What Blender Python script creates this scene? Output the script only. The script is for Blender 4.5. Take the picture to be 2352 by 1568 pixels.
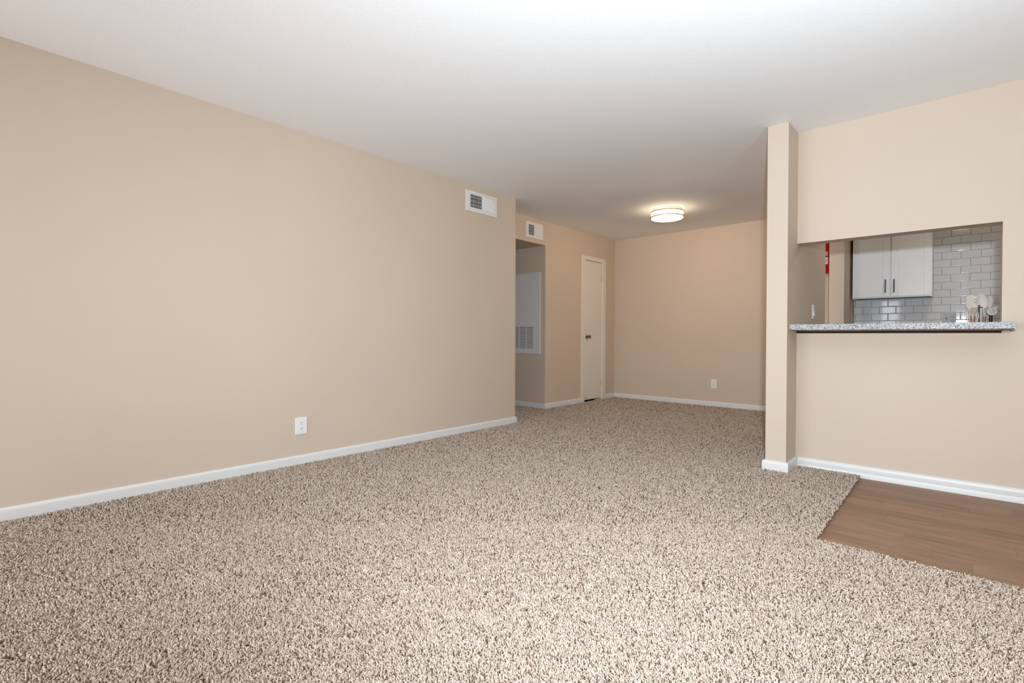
import bpy, bmesh, math, random
import numpy as np
from mathutils import Vector, Matrix

random.seed(7)
rng = np.random.default_rng(11)
SC = bpy.context.scene
COL = SC.collection
for o in list(bpy.data.objects):
    bpy.data.objects.remove(o)

# ------------------------------------------------------------------ camera
CAM_F, CAM_PITCH, CAM_ROLL, CAM_YAW, CAM_H = 1136.247, 0.5722, 0.1771, 41.92, 0.9321
ya, pi_, ro = (math.radians(v) for v in (CAM_YAW, CAM_PITCH, CAM_ROLL))
F0 = Vector((-math.sin(ya), math.cos(ya), 0)); R0 = Vector((math.cos(ya), math.sin(ya), 0)); U0 = Vector((0, 0, 1))
FW = F0 * math.cos(pi_) - U0 * math.sin(pi_)
U2 = U0 * math.cos(pi_) + F0 * math.sin(pi_)
RT = R0 * math.cos(ro) + U2 * math.sin(ro)
UP = U2 * math.cos(ro) - R0 * math.sin(ro)
cam_d = bpy.data.cameras.new('camera')
cam_d.sensor_width = 36.0
cam_d.sensor_fit = 'HORIZONTAL'
cam_d.lens = CAM_F / 2352 * 36.0
cam_d.clip_start = 0.02
cam = bpy.data.objects.new('camera', cam_d)
COL.objects.link(cam)
M = Matrix.Identity(4)
for i in range(3):
    M[i][0] = RT[i]; M[i][1] = UP[i]; M[i][2] = -FW[i]
M[2][3] = CAM_H
cam.matrix_world = M
SC.camera = cam

# ------------------------------------------------------------------ world, lights, exposure
# power (or lamp strength) and colour of every light source
LIGHTS = {
    'flash':    (460.0, (0.81, 0.915, 1.0)),
    'bounce':   (165.0, (0.75, 0.875, 1.0)),
    'window_1': (92.0, (0.89, 0.93, 1.0)),
    'lamp':     (18.0, (1.0, 0.70, 0.44)),
    'kitchen':  (30.0, (1.0, 0.91, 0.76)),  # added lamp out of view, brightens the kitchen
}
GLOW = 13.0          # lit diffuser of the dining lamp
w = bpy.data.worlds.new('world'); SC.world = w
w.use_nodes = True
bg = w.node_tree.nodes['Background']
bg.inputs[0].default_value = (0.80, 0.90, 1.0, 1); bg.inputs[1].default_value = 0.3

def light(name, kind, loc, aim, key, **kw):
    d = bpy.data.lights.new(name, kind); d.energy = LIGHTS[key][0]; d.color = LIGHTS[key][1]
    for k, v in kw.items(): setattr(d, k, v)
    o = bpy.data.objects.new(name, d); COL.objects.link(o)
    o.location = loc
    o.rotation_euler = Vector(aim).to_track_quat('-Z', 'Y').to_euler()
    return o
FA = math.radians(29)
light('flash_head', 'SPOT', (0.08, -0.02, 1.21), (-math.sin(FA), math.cos(FA), 0.06), 'flash', spot_size=math.radians(138), spot_blend=1.0, shadow_soft_size=0.04)
light('flash_bounce', 'SPOT', (0.85, 1.15, 1.25), (-0.15, 0.20, 1.0), 'bounce', spot_size=math.radians(145), spot_blend=0.8, shadow_soft_size=0.12)
light('window_daylight', 'AREA', (-2.15, -2.02, 1.02), (0.10, 1, -0.45), 'window_1', shape='RECTANGLE', size=2.1, size_y=1.8)
light('dining_lamp_bulb', 'POINT', (-2.545, 5.560, 2.44 - 0.137), (0, 0, -1), 'lamp', shadow_soft_size=0.010)

vs = SC.view_settings
SC.display_settings.display_device = 'sRGB'
vs.view_transform = 'Standard'; vs.look = 'None'; vs.gamma = 1; vs.exposure = 0.0; vs.use_curve_mapping = False
cy = SC.cycles
cy.max_bounces = 7; cy.diffuse_bounces = 5; cy.glossy_bounces = 3; cy.transmission_bounces = 4; cy.transparent_max_bounces = 6
cy.sample_clamp_indirect = 6.0; cy.caustics_reflective = False; cy.caustics_refractive = False
cy.use_denoising = True

# ------------------------------------------------------------------ materials
def mat(name, col, rough=0.5, metal=0.0, spec=0.5, coat=0.0):
    m = bpy.data.materials.new(name); m.use_nodes = True
    b = m.node_tree.nodes['Principled BSDF']
    b.inputs['Base Color'].default_value = (*col, 1)
    b.inputs['Roughness'].default_value = rough
    b.inputs['Metallic'].default_value = metal
    b.inputs['Specular IOR Level'].default_value = spec
    if coat: b.inputs['Coat Weight'].default_value = coat
    return m
def nodes(m):
    return m.node_tree.nodes, m.node_tree.links, m.node_tree.nodes['Principled BSDF']
def add_bump(m, scale, strength, dist=0.002, detail=3.0):
    n, l, b = nodes(m)
    tc = n.new('ShaderNodeTexCoord'); no = n.new('ShaderNodeTexNoise'); bp = n.new('ShaderNodeBump')
    no.inputs['Scale'].default_value = scale; no.inputs['Detail'].default_value = detail
    bp.inputs['Strength'].default_value = strength; bp.inputs['Distance'].default_value = dist
    l.new(tc.outputs['Object'], no.inputs['Vector']); l.new(no.outputs['Fac'], bp.inputs['Height'])
    l.new(bp.outputs['Normal'], b.inputs['Normal'])
def add_var(m, c0, c1, scale, stretch=(1, 1, 1), lo=0.35, hi=0.65, detail=4.0):
    n, l, b = nodes(m)
    tc = n.new('ShaderNodeTexCoord'); mp = n.new('ShaderNodeMapping'); no = n.new('ShaderNodeTexNoise'); cr = n.new('ShaderNodeValToRGB')
    mp.inputs['Scale'].default_value = stretch
    no.inputs['Scale'].default_value = scale; no.inputs['Detail'].default_value = detail
    cr.color_ramp.elements[0].position = lo; cr.color_ramp.elements[0].color = (*c0, 1)
    cr.color_ramp.elements[1].position = hi; cr.color_ramp.elements[1].color = (*c1, 1)
    l.new(tc.outputs['Object'], mp.inputs['Vector']); l.new(mp.outputs['Vector'], no.inputs['Vector'])
    l.new(no.outputs['Fac'], cr.inputs['Fac']); l.new(cr.outputs['Color'], b.inputs['Base Color'])

PAINT = (0.620, 0.514, 0.414)
m_wall = mat('tan_wall_paint', PAINT, 0.55, spec=0.3)
add_var(m_wall, tuple(c * 0.985 for c in PAINT), tuple(c * 1.015 for c in PAINT), 1.3)
add_bump(m_wall, 160, 0.10, 0.001)
m_ceil = mat('white_ceiling_texture', (0.90, 0.895, 0.89), 0.8, spec=0.2)
add_bump(m_ceil, 75, 0.22, 0.003, 4)
m_trim = mat('white_trim_paint', (0.71, 0.71, 0.70), 0.35)
add_bump(m_trim, 40, 0.03, 0.001)
m_door = mat('cream_door_paint', (0.77, 0.725, 0.655), 0.4)
add_bump(m_door, 60, 0.05, 0.001)
m_plastic = mat('white_plastic', (0.80, 0.80, 0.79), 0.3)
m_vent = mat('white_enamel_metal', (0.78, 0.77, 0.75), 0.35)
m_panel = mat('off_white_panel_paint', (0.74, 0.725, 0.72), 0.4)
m_dark = mat('dark_void', (0.015, 0.013, 0.012), 0.9)
m_slot = mat('dark_slot', (0.03, 0.028, 0.026), 0.8)
m_damper = mat('grey_damper_metal', (0.30, 0.30, 0.31), 0.5, 0.6)
m_bronze = mat('aged_bronze_metal', (0.30, 0.20, 0.14), 0.22, 1.0)
m_nickel = mat('brushed_nickel', (0.62, 0.46, 0.31), 0.35, 0.8)
m_hinge = mat('painted_hinge', (0.66, 0.60, 0.52), 0.4)
m_black = mat('matte_black_metal', (0.018, 0.019, 0.021), 0.4, 0.3)
m_cab = mat('white_cabinet_lacquer', (0.82, 0.825, 0.85), 0.35)
m_tile = mat('pale_grey_glazed_tile', (0.77, 0.77, 0.79), 0.05, spec=0.5)
m_grout = mat('grey_grout', (0.40, 0.40, 0.41), 0.9)
m_steel = mat('satin_steel', (0.46, 0.46, 0.47), 0.55, 0.3, spec=0.3)
m_silicone = mat('pale_silicone', (0.88, 0.82, 0.785), 0.45)
m_silgrey = mat('light_grey_silicone', (0.90, 0.90, 0.89), 0.4)
m_aqua = mat('pale_aqua_plastic', (0.72, 0.80, 0.81), 0.25)
m_wood_h = mat('copper_brown_wood_handle', (0.56, 0.27, 0.15), 0.4)
add_var(m_wood_h, (0.58, 0.29, 0.17), (0.74, 0.41, 0.27), 30, (1, 1, 0.15))
m_gold = mat('brass_stripe', (0.80, 0.62, 0.36), 0.3, 0.9)
m_wire = mat('pinkish_steel_wire', (0.88, 0.79, 0.73), 0.3, 0.15)
m_crock = mat('white_ceramic', (0.78, 0.78, 0.76), 0.2)
m_red = mat('red_gloss_enamel', (0.55, 0.008, 0.012), 0.22)
m_label = mat('white_label_paper', (0.80, 0.79, 0.77), 0.6)
m_shade_brown = mat('dark_shade_brown', (0.05, 0.028, 0.018), 0.9)  # brown standing in for shade in the bar gap and under the cabinet
m_ply = mat('beige_plywood_edge', (0.55, 0.44, 0.34), 0.7)
m_back = mat('dark_gap_carpet_backing', (0.13, 0.085, 0.06), 0.95)  # backing coloured dark so the gaps between tufts look shaded
m_frame = mat('white_window_frame', (0.78, 0.78, 0.78), 0.4)
m_sub = mat('grey_subfloor', (0.25, 0.22, 0.19), 0.9)

# glass pane of the window behind the camera: thin clear sheet
m_glass = bpy.data.materials.new('clear_window_glass'); m_glass.use_nodes = True
n = m_glass.node_tree.nodes; l = m_glass.node_tree.links; n.clear()
ou = n.new('ShaderNodeOutputMaterial'); mx = n.new('ShaderNodeMixShader'); tr = n.new('ShaderNodeBsdfTransparent'); gl = n.new('ShaderNodeBsdfGlossy')
gl.inputs['Roughness'].default_value = 0.02; mx.inputs[0].default_value = 0.06
l.new(tr.outputs[0], mx.inputs[1]); l.new(gl.outputs[0], mx.inputs[2]); l.new(mx.outputs[0], ou.inputs['Surface'])

# glowing diffuser of the ceiling lamp
m_glow = bpy.data.materials.new('lit_white_diffuser'); m_glow.use_nodes = True
b = m_glow.node_tree.nodes['Principled BSDF']
b.inputs['Base Color'].default_value = (0.85, 0.82, 0.78, 1)
b.inputs['Emission Color'].default_value = (1.0, 0.80, 0.55, 1); b.inputs['Emission Strength'].default_value = GLOW

m_kitchen_fill = m_glow.copy(); m_kitchen_fill.name = 'added_kitchen_diffuser'  # glow of the unseen lamp added to light the kitchen
b = m_kitchen_fill.node_tree.nodes['Principled BSDF']
b.inputs['Emission Color'].default_value = (*LIGHTS['kitchen'][1], 1); b.inputs['Emission Strength'].default_value = LIGHTS['kitchen'][0]

# granite
m_gran = mat('speckled_white_granite', (0.7, 0.7, 0.7), 0.38, spec=0.2)
n, l, b = nodes(m_gran)
tc = n.new('ShaderNodeTexCoord'); v1 = n.new('ShaderNodeTexVoronoi'); v2 = n.new('ShaderNodeTexNoise'); cr = n.new('ShaderNodeValToRGB'); cr2 = n.new('ShaderNodeValToRGB'); mi = n.new('ShaderNodeMixRGB')
v1.inputs['Scale'].default_value = 330; v2.inputs['Scale'].default_value = 120; v2.inputs['Detail'].default_value = 3
sep = n.new('ShaderNodeSeparateColor')
nd = n.new('ShaderNodeTexNoise'); nd.inputs['Scale'].default_value = 260; nd.inputs['Detail'].default_value = 2
vsub = n.new('ShaderNodeVectorMath'); vsub.operation = 'MULTIPLY_ADD'; vsub.inputs[1].default_value = (0.004, 0.004, 0.004)
l.new(tc.outputs['Object'], nd.inputs['Vector']); l.new(nd.outputs['Color'], vsub.inputs[0]); l.new(tc.outputs['Object'], vsub.inputs[2])
l.new(vsub.outputs[0], v1.inputs['Vector']); l.new(tc.outputs['Object'], v2.inputs['Vector'])
l.new(v1.outputs['Color'], sep.inputs[0]); l.new(sep.outputs[0], cr.inputs['Fac'])
e = cr.color_ramp.elements
e[0].position = 0.0; e[0].color = (0.10, 0.10, 0.11, 1); e[1].position = 1.0; e[1].color = (0.54, 0.54, 0.535, 1)
for p_, c_ in ((0.11, (0.10, 0.10, 0.11)), (0.15, (0.28, 0.28, 0.29)), (0.34, (0.36, 0.36, 0.37)), (0.42, (0.50, 0.50, 0.50))):
    x_ = e.new(p_); x_.color = (*c_, 1)
cr2.color_ramp.elements[0].position = 0.36; cr2.color_ramp.elements[0].color = (0.35, 0.35, 0.36, 1)
cr2.color_ramp.elements[1].position = 0.46; cr2.color_ramp.elements[1].color = (1, 1, 1, 1)
mi.blend_type = 'MULTIPLY'; mi.inputs[0].default_value = 1.0
l.new(v2.outputs['Fac'], cr2.inputs['Fac'])
l.new(cr.outputs['Color'], mi.inputs[1]); l.new(cr2.outputs['Color'], mi.inputs[2]); l.new(mi.outputs[0], b.inputs['Base Color'])

# wood planks
m_plank = mat('brown_vinyl_wood', (0.3, 0.2, 0.13), 0.5, spec=0.25)
n, l, b = nodes(m_plank)
tc = n.new('ShaderNodeTexCoord'); mp = n.new('ShaderNodeMapping'); no = n.new('ShaderNodeTexNoise'); no2 = n.new('ShaderNodeTexNoise')
oi = n.new('ShaderNodeObjectInfo'); vm = n.new('ShaderNodeVectorMath'); cb = n.new('ShaderNodeCombineXYZ'); mul = n.new('ShaderNodeMath')
mul.operation = 'MULTIPLY'; mul.inputs[1].default_value = 37.0
l.new(oi.outputs['Random'], mul.inputs[0]); l.new(mul.outputs[0], cb.inputs[0]); l.new(mul.outputs[0], cb.inputs[1])
vm.operation = 'ADD'; l.new(tc.outputs['Object'], vm.inputs[0]); l.new(cb.outputs[0], vm.inputs[1])
mp.inputs['Scale'].default_value = (2.6, 26, 4)
l.new(vm.outputs[0], mp.inputs['Vector']); l.new(mp.outputs['Vector'], no.inputs['Vector'])
no.inputs['Scale'].default_value = 1.6; no.inputs['Detail'].default_value = 7; no.inputs['Roughness'].default_value = 0.62; no.inputs['Distortion'].default_value = 0.6
cr = n.new('ShaderNodeValToRGB'); e = cr.color_ramp.elements
e[0].position = 0.30; e[0].color = (0.215, 0.120, 0.072, 1); e[1].position = 0.68; e[1].color = (0.325, 0.198, 0.126, 1)
x_ = e.new(0.5); x_.color = (0.275, 0.160, 0.099, 1)
hs = n.new('ShaderNodeHueSaturation')
mr = n.new('ShaderNodeMapRange'); mr.inputs[3].default_value = 0.88; mr.inputs[4].default_value = 1.10
l.new(oi.outputs['Random'], mr.inputs[0]); l.new(mr.outputs[0], hs.inputs['Value'])
l.new(no.outputs['Fac'], cr.inputs['Fac']); l.new(cr.outputs['Color'], hs.inputs['Color']); l.new(hs.outputs[0], b.inputs['Base Color'])
bp = n.new('ShaderNodeBump'); bp.inputs['Strength'].default_value = 0.08; bp.inputs['Distance'].default_value = 0.001
l.new(no.outputs['Fac'], bp.inputs['Height']); l.new(bp.outputs[0], b.inputs['Normal'])

# carpet yarn: tone differs from tuft to tuft
m_yarn = mat('flecked_beige_yarn', (0.6, 0.5, 0.4), 0.9, spec=0.15)
n, l, b = nodes(m_yarn)
at = n.new('ShaderNodeAttribute'); at.attribute_name = 'tone'
cr = n.new('ShaderNodeValToRGB'); e = cr.color_ramp.elements
e[0].position = 0.0; e[0].color = (0.17, 0.115, 0.080, 1); e[1].position = 1.0; e[1].color = (0.79, 0.675, 0.575, 1)
for p_, c_ in ((0.12, (0.27, 0.19, 0.14)), (0.16, (0.48, 0.365, 0.278)), (0.55, (0.64, 0.52, 0.42))):
    x_ = e.new(p_); x_.color = (*c_, 1)
l.new(at.outputs['Fac'], cr.inputs['Fac']); l.new(cr.outputs['Color'], b.inputs['Base Color'])

# ------------------------------------------------------------------ mesh helpers
class MB:
    """collects boxes, tubes, lathes in world coordinates and links them as ONE mesh object"""
    def __init__(s): s.v = []; s.f = []
    def add(s, vs_, fs_):
        o = len(s.v); s.v += [tuple(p) for p in vs_]; s.f += [tuple(i + o for i in f) for f in fs_]; return s
    def box(s, x0, x1, y0, y1, z0, z1):
        return s.add([(x0, y0, z0), (x1, y0, z0), (x1, y1, z0), (x0, y1, z0), (x0, y0, z1), (x1, y0, z1), (x1, y1, z1), (x0, y1, z1)],
                     [(3, 2, 1, 0), (4, 5, 6, 7), (0, 1, 5, 4), (1, 2, 6, 5), (2, 3, 7, 6), (3, 0, 4, 7)])
    def ring(s, O, A, B, N, a0, a1, b0, b1, i0, i1, j0, j1, th):
        """flat rectangular frame: outer a0..a1 x b0..b1, hole i0..i1 x j0..j1, in the plane O+A*a+B*b, thickness th along N"""
        O, A, B, N = (Vector(t) for t in (O, A, B, N)); P = []
        for t in (0, th):
            for a, b in ((a0, b0), (a1, b0), (a1, b1), (a0, b1), (i0, j0), (i1, j0), (i1, j1), (i0, j1)):
                P.append(O + A * a + B * b + N * t)
        Fc = []
        for k in range(4):
            q = (k + 1) % 4
            Fc += [(8 + k, 8 + q, 12 + q, 12 + k), (k, 4 + k, 4 + q, q), (k, q, 8 + q, 8 + k), (4 + k, 12 + k, 12 + q, 4 + q)]
        return s.add(P, Fc)
    def obox(s, c, ax, ay, az):
        """box from centre and three half-axis vectors"""
        c, ax, ay, az = (Vector(t) for t in (c, ax, ay, az))
        P = [c + ax * i + ay * j + az * k for k in (-1, 1) for i, j in ((-1, -1), (1, -1), (1, 1), (-1, 1))]
        return s.add(P, [(3, 2, 1, 0), (4, 5, 6, 7), (0, 1, 5, 4), (1, 2, 6, 5), (2, 3, 7, 6), (3, 0, 4, 7)])
    def lathe(s, prof, c, axis=(0, 0, 1), n=32, sx=1.0, sy=1.0):
        """prof: (radius, height) list, along axis from c"""
        q = Vector((0, 0, 1)).rotation_difference(Vector(axis)); c = Vector(c)
        V = []; Fc = []
        for r, h in prof:
            for k in range(n):
                a = 2 * math.pi * k / n
                V.append(c + q @ Vector((r * sx * math.cos(a), r * sy * math.sin(a), h)))
        for i in range(len(prof) - 1):
            for k in range(n):
                k2 = (k + 1) % n
                Fc.append((i * n + k, i * n + k2, (i + 1) * n + k2, (i + 1) * n + k))
        if prof[0][0] > 1e-5: Fc.append(tuple(range(n - 1, -1, -1)))
        if prof[-1][0] > 1e-5: Fc.append(tuple((len(prof) - 1) * n + k for k in range(n)))
        return s.add(V, Fc)
    def tube(s, path, rad, n=8, closed=False):
        P = [Vector(p) for p in path]; m = len(P)
        R = rad if isinstance(rad, (list, tuple)) else [rad] * m
        V = []; Fc = []; up = None
        for i in range(m):
            if closed: t = P[(i + 1) % m] - P[i - 1]
            else: t = P[min(i + 1, m - 1)] - P[max(i - 1, 0)]
            t.normalize()
            if up is None:
                up = Vector((0, 0, 1)) if abs(t.z) < 0.9 else Vector((0, 1, 0))
            sd = t.cross(up).normalized(); up = sd.cross(t).normalized()
            for k in range(n):
                a = 2 * math.pi * k / n
                V.append(P[i] + (sd * math.cos(a) + up * math.sin(a)) * R[i])
        for i in range(m if closed else m - 1):
            j = (i + 1) % m
            for k in range(n):
                k2 = (k + 1) % n
                Fc.append((i * n + k, i * n + k2, j * n + k2, j * n + k))
        if not closed:
            Fc.append(tuple(range(n - 1, -1, -1))); Fc.append(tuple((m - 1) * n + k for k in range(n)))
        return s.add(V, Fc)
    def plate(s, outline, y, th, holes=()):
        """outline in x,z facing -y, thickness th"""
        m = len(outline)
        V = [(x, y - th / 2, z) for x, z in outline] + [(x, y + th / 2, z) for x, z in outline]
        Fc = [tuple(range(m)), tuple(range(2 * m - 1, m - 1, -1))] + [(i, i + m, (i + 1) % m + m, (i + 1) % m) for i in range(m)]
        return s.add(V, Fc)
    def sweep(s, prof, path):
        """prof: closed (offset, z) loop, offset measured to the LEFT of the path; mitred corners"""
        P = [Vector((p[0], p[1])) for p in path]; m = len(P); k = len(prof); V = []; Fc = []
        for i in range(m):
            d0 = (P[i] - P[i - 1]).normalized() if i > 0 else (P[1] - P[0]).normalized()
            d1 = (P[i + 1] - P[i]).normalized() if i < m - 1 else d0
            n0 = Vector((-d0.y, d0.x)); n1 = Vector((-d1.y, d1.x)); nn = (n0 + n1).normalized()
            sc = 1.0 / max(nn.dot(n0), 0.2)
            for o, z in prof:
                q = P[i] + nn * (o * sc); V.append((q.x, q.y, z))
        for i in range(m - 1):
            for a in range(k):
                b_ = (a + 1) % k
                Fc.append((i * k + a, i * k + b_, (i + 1) * k + b_, (i + 1) * k + a))
        Fc.append(tuple(range(k))); Fc.append(tuple((m - 1) * k + a for a in range(k - 1, -1, -1)))
        return s.add(V, Fc)
    def mesh(s, name, m, off=(0, 0, 0), bevel=0.0, segs=2, smooth=False):
        me = bpy.data.meshes.new(name)
        off = Vector(off)
        me.from_pydata([Vector(p) - off for p in s.v], [], s.f)
        bm = bmesh.new(); bm.from_mesh(me)
        bmesh.ops.recalc_face_normals(bm, faces=bm.faces)
        if bevel:
            ed = [e_ for e_ in bm.edges if len(e_.link_faces) == 2 and e_.calc_face_angle(0) > 0.6]
            bmesh.ops.bevel(bm, geom=ed, offset=bevel, segments=segs, affect='EDGES', profile=0.5)
        bm.to_mesh(me); bm.free()
        if smooth or bevel:
            for p in me.polygons: p.use_smooth = True
            me.set_sharp_from_angle(angle=math.radians(35 if smooth else 50))
        if bevel:                                  # big faces stay flat, only the bevels are rounded
            acc = [Vector((0, 0, 0)) for _ in me.vertices]
            for p in me.polygons:
                nrm = p.normal * (p.area ** 2 + 1e-14)
                for vi in p.vertices: acc[vi] += nrm
            ln = []
            for p in me.polygons:
                for vi in p.vertices:
                    q_ = acc[vi].normalized() if acc[vi].length > 0 else p.normal
                    ln.append(q_ if q_.dot(p.normal) > 0.55 else p.normal)
            me.normals_split_custom_set([tuple(q_) for q_ in ln])
        me.materials.append(m)
        return me
    def build(s, name, m, parent=None, bevel=0.0, segs=2, smooth=False):
        off = world_of(parent) if parent else Vector((0, 0, 0))
        me = s.mesh(name, m, off, bevel, segs, smooth)
        o = bpy.data.objects.new(name, me); COL.objects.link(o)
        if parent: o.parent = parent
        return o

def world_of(o):
    p = Vector(o.location)
    while o.parent: o = o.parent; p += Vector(o.location)
    return p
def thing(name, label, cat, loc, group=None):
    o = bpy.data.objects.new(name, None); COL.objects.link(o); o.empty_display_size = 0.05
    o.location = loc; o['label'] = label; o['category'] = cat
    if group: o['group'] = group
    return o
def struct(o): o['kind'] = 'structure'; return o
def stuff(o): o['kind'] = 'stuff'; return o

# ------------------------------------------------------------------ dimensions (metres, from the fitted camera)
H = 2.44
XL, YL = -3.607, 4.071           # left wall and its end corner
XD, YF = -4.014, 6.886           # dining side wall, far wall
XC0, XC1, YC = -1.018, -0.8812, 3.866   # partition end (column)
YP, YPB = 4.1416, 4.27           # pass-through wall front, back
XJ, ZH, ZS = 0.2003, 1.626, 0.962
YH, ZHB = 5.121, 2.127           # hall far wall, hall soffit
YB, XR = -2.2, 2.2               # back wall, right wall
YD0, YD1 = 5.20, 6.205           # doorway in the partition
ZW, ZB = -0.033, -0.0205          # wood floor top, carpet backing
WX0, WY0 = -0.485, 2.675         # corner of the wood entry floor

# ------------------------------------------------------------------ structure
struct(MB().box(-6.2, 3.2, YB - 0.15, YF + 0.3, -0.16, -0.045).build('floor', m_sub))
struct(MB().box(-6.2, 3.2, YB - 0.15, YF + 0.3, H, H + 0.12).build('ceiling', m_ceil))
struct(MB().box(XL - 0.14, XL, YB - 0.12, YL, -0.05, H).box(-6.0, XL - 0.14, YL - 0.12, YL, -0.05, H).build('wall_left', m_wall))
struct(MB().box(-6.0, XD, YL, YH, ZHB, H).build('wall_hall_header', m_wall))
struct(MB().box(-6.0, XD, YH, YH + 0.12, -0.05, H).build('wall_hall_far', m_wall))
struct(MB().box(-6.12, -6.0, YL - 0.12, YH + 0.12, -0.05, H).build('wall_hall_end', m_wall))
DY0, DY1, DZ = 6.022, 6.512, 2.062
w_ = MB().box(XD - 0.12, XD, YH + 0.12, DY0, -0.05, H).box(XD - 0.12, XD, DY1, YF, -0.05, H).box(XD - 0.12, XD, DY0, DY1, DZ, H)
struct(w_.build('wall_dining_left', m_wall))
struct(MB().box(XD - 0.7, XD - 0.58, YH + 0.12, YF, -0.05, H).box(XD - 0.58, XD - 0.12, DY0 - 0.12, DY0 - 0.02, -0.05, H).box(XD - 0.58, XD - 0.12, YF - 0.1, YF, -0.05, H).build('wall_closet', m_wall))
struct(MB().box(XD - 0.8, XC0, YF, YF + 0.12, -0.05, H).build('wall_far', m_wall))
wk = struct(MB().box(XC0, 3.0, YF, YF + 0.12, -0.05, H).build('wall_kitchen', m_grout))
struct(MB().box(XC0, XC1, YC, YD0, -0.05, H).box(XC0, XC1, YD1, YF, -0.05, H).box(XC0, XC1, YD0, YD1, 2.08, H).build('wall_partition', m_wall, bevel=0.003, segs=1))
pw = MB().box(XC1, XJ, YP, YPB, -0.05, ZS).box(XC1, XJ, YP, YPB, ZH, H).box(XJ, XR + 0.12, YP, YPB, -0.05, H)
struct(pw.build('wall_passthrough', m_wall))
struct(MB().box(XR, XR + 0.12, YB, YP, -0.05, H).build('wall_right', m_wall))
struct(MB().box(1.9, 2.02, YPB, YF, -0.05, H).build('wall_kitchen_right', m_wall))
WX_0, WX_1, WZ_0, WZ_1 = -3.25, -1.05, 0.06, 2.06
struct(MB().box(XL - 0.14, WX_0, YB - 0.12, YB, -0.05, H).box(WX_1, XR + 0.12, YB - 0.12, YB, -0.05, H)
       .box(WX_0, WX_1, YB - 0.12, YB, -0.05, WZ_0).box(WX_0, WX_1, YB - 0.12, YB, WZ_1, H).build('wall_back', m_wall))
def window(name, x0, x1, z0, z1):
    win = MB(); xm = (x0 + x1) / 2
    for a, b_ in ((x0, x0 + 0.05), (x1 - 0.05, x1), (xm - 0.025, xm + 0.025)): win.box(a, b_, YB - 0.10, YB - 0.03, z0, z1)
    win.box(x0 + 0.05, x1 - 0.05, YB - 0.10, YB - 0.03, z0, z0 + 0.05).box(x0 + 0.05, x1 - 0.05, YB - 0.10, YB - 0.03, z1 - 0.05, z1)
    wf = struct(win.build(name, m_frame))
    for a, b_ in ((x0 + 0.05, xm - 0.025), (xm + 0.025, x1 - 0.05)):
        MB().box(a, b_, YB - 0.068, YB - 0.062, z0 + 0.05, z1 - 0.05).build('pane', m_glass, wf)
window('window_1', WX_0, WX_1, WZ_0, WZ_1)

# baseboards
def prof(t=0.015, top=0.0515, bot=-0.04):
    return [(0, bot), (t, bot), (t, top - 0.020), (t * 0.92, top - 0.011), (t * 0.68, top - 0.004), (t * 0.35, top), (0, top)]
def prof_bead(t=0.016, top=0.0505, bot=-0.04):
    return [(0, bot), (t + .002, bot), (t + .002, -0.004), (t + .0005, 0.000), (t - .0015, 0.002), (t - .0005, 0.010), (t, top - 0.024), (t * 0.92, top - 0.013), (t * 0.68, top - 0.005), (t * 0.35, top), (0, top)]
def base(name, path, p_): return struct(MB().sweep(p_, path).build(name, m_trim, smooth=True))
base('baseboard_left', [(-5.9, YL), (XL, YL), (XL, YB)], prof())
base('baseboard_far', [(XC0, YF), (XD, YF), (XD, 6.603)], prof(0.014, 0.0515))
base('baseboard_hall', [(XD, 5.948), (XD, YH), (-5.9, YH)], prof(0.014, 0.0515))
base('baseboard_passthrough', [(XR, YP), (XC1 + 0.0165, YP)], prof_bead())
base('baseboard_partition', [(XC1, YP), (XC1, YC), (XC0, YC), (XC0, YD0)], prof(0.016, 0.0530))

# wood entry floor: single planks, rows run along x
PW, PY = 0.1165, 3.8235
joints = {0: 0.063, 2: -0.044, 3: 0.115, 6: -0.18, 7: -0.073, 8: 0.06, 1: -0.31, 4: -0.27, 5: 0.21, 9: -0.22, -1: 0.24, -2: -0.15, -3: 0.1}
PLEN = 0.92
fl = bpy.data.objects['floor']
for k in range(-3, 11):
    y1 = PY - k * PW; y0 = y1 - PW
    if y0 > YP - 0.002 or y1 < WY0: continue
    y1 = min(y1, YP - 0.002); y0 = max(y0, WY0 - 0.01)
    xs = joints.get(k, 0.0) - PLEN * 2
    while xs < XR:
        a, b_ = max(xs, WX0 - 0.01), min(xs + PLEN, XR)
        if b_ - a > 0.02:
            MB().box(a + 0.0001, b_ - 0.0001, y0 + 0.0001, y1 - 0.0001, ZW - 0.012, ZW).build('plank', m_plank, fl, bevel=0.0004, segs=1)
        xs += PLEN

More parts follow.
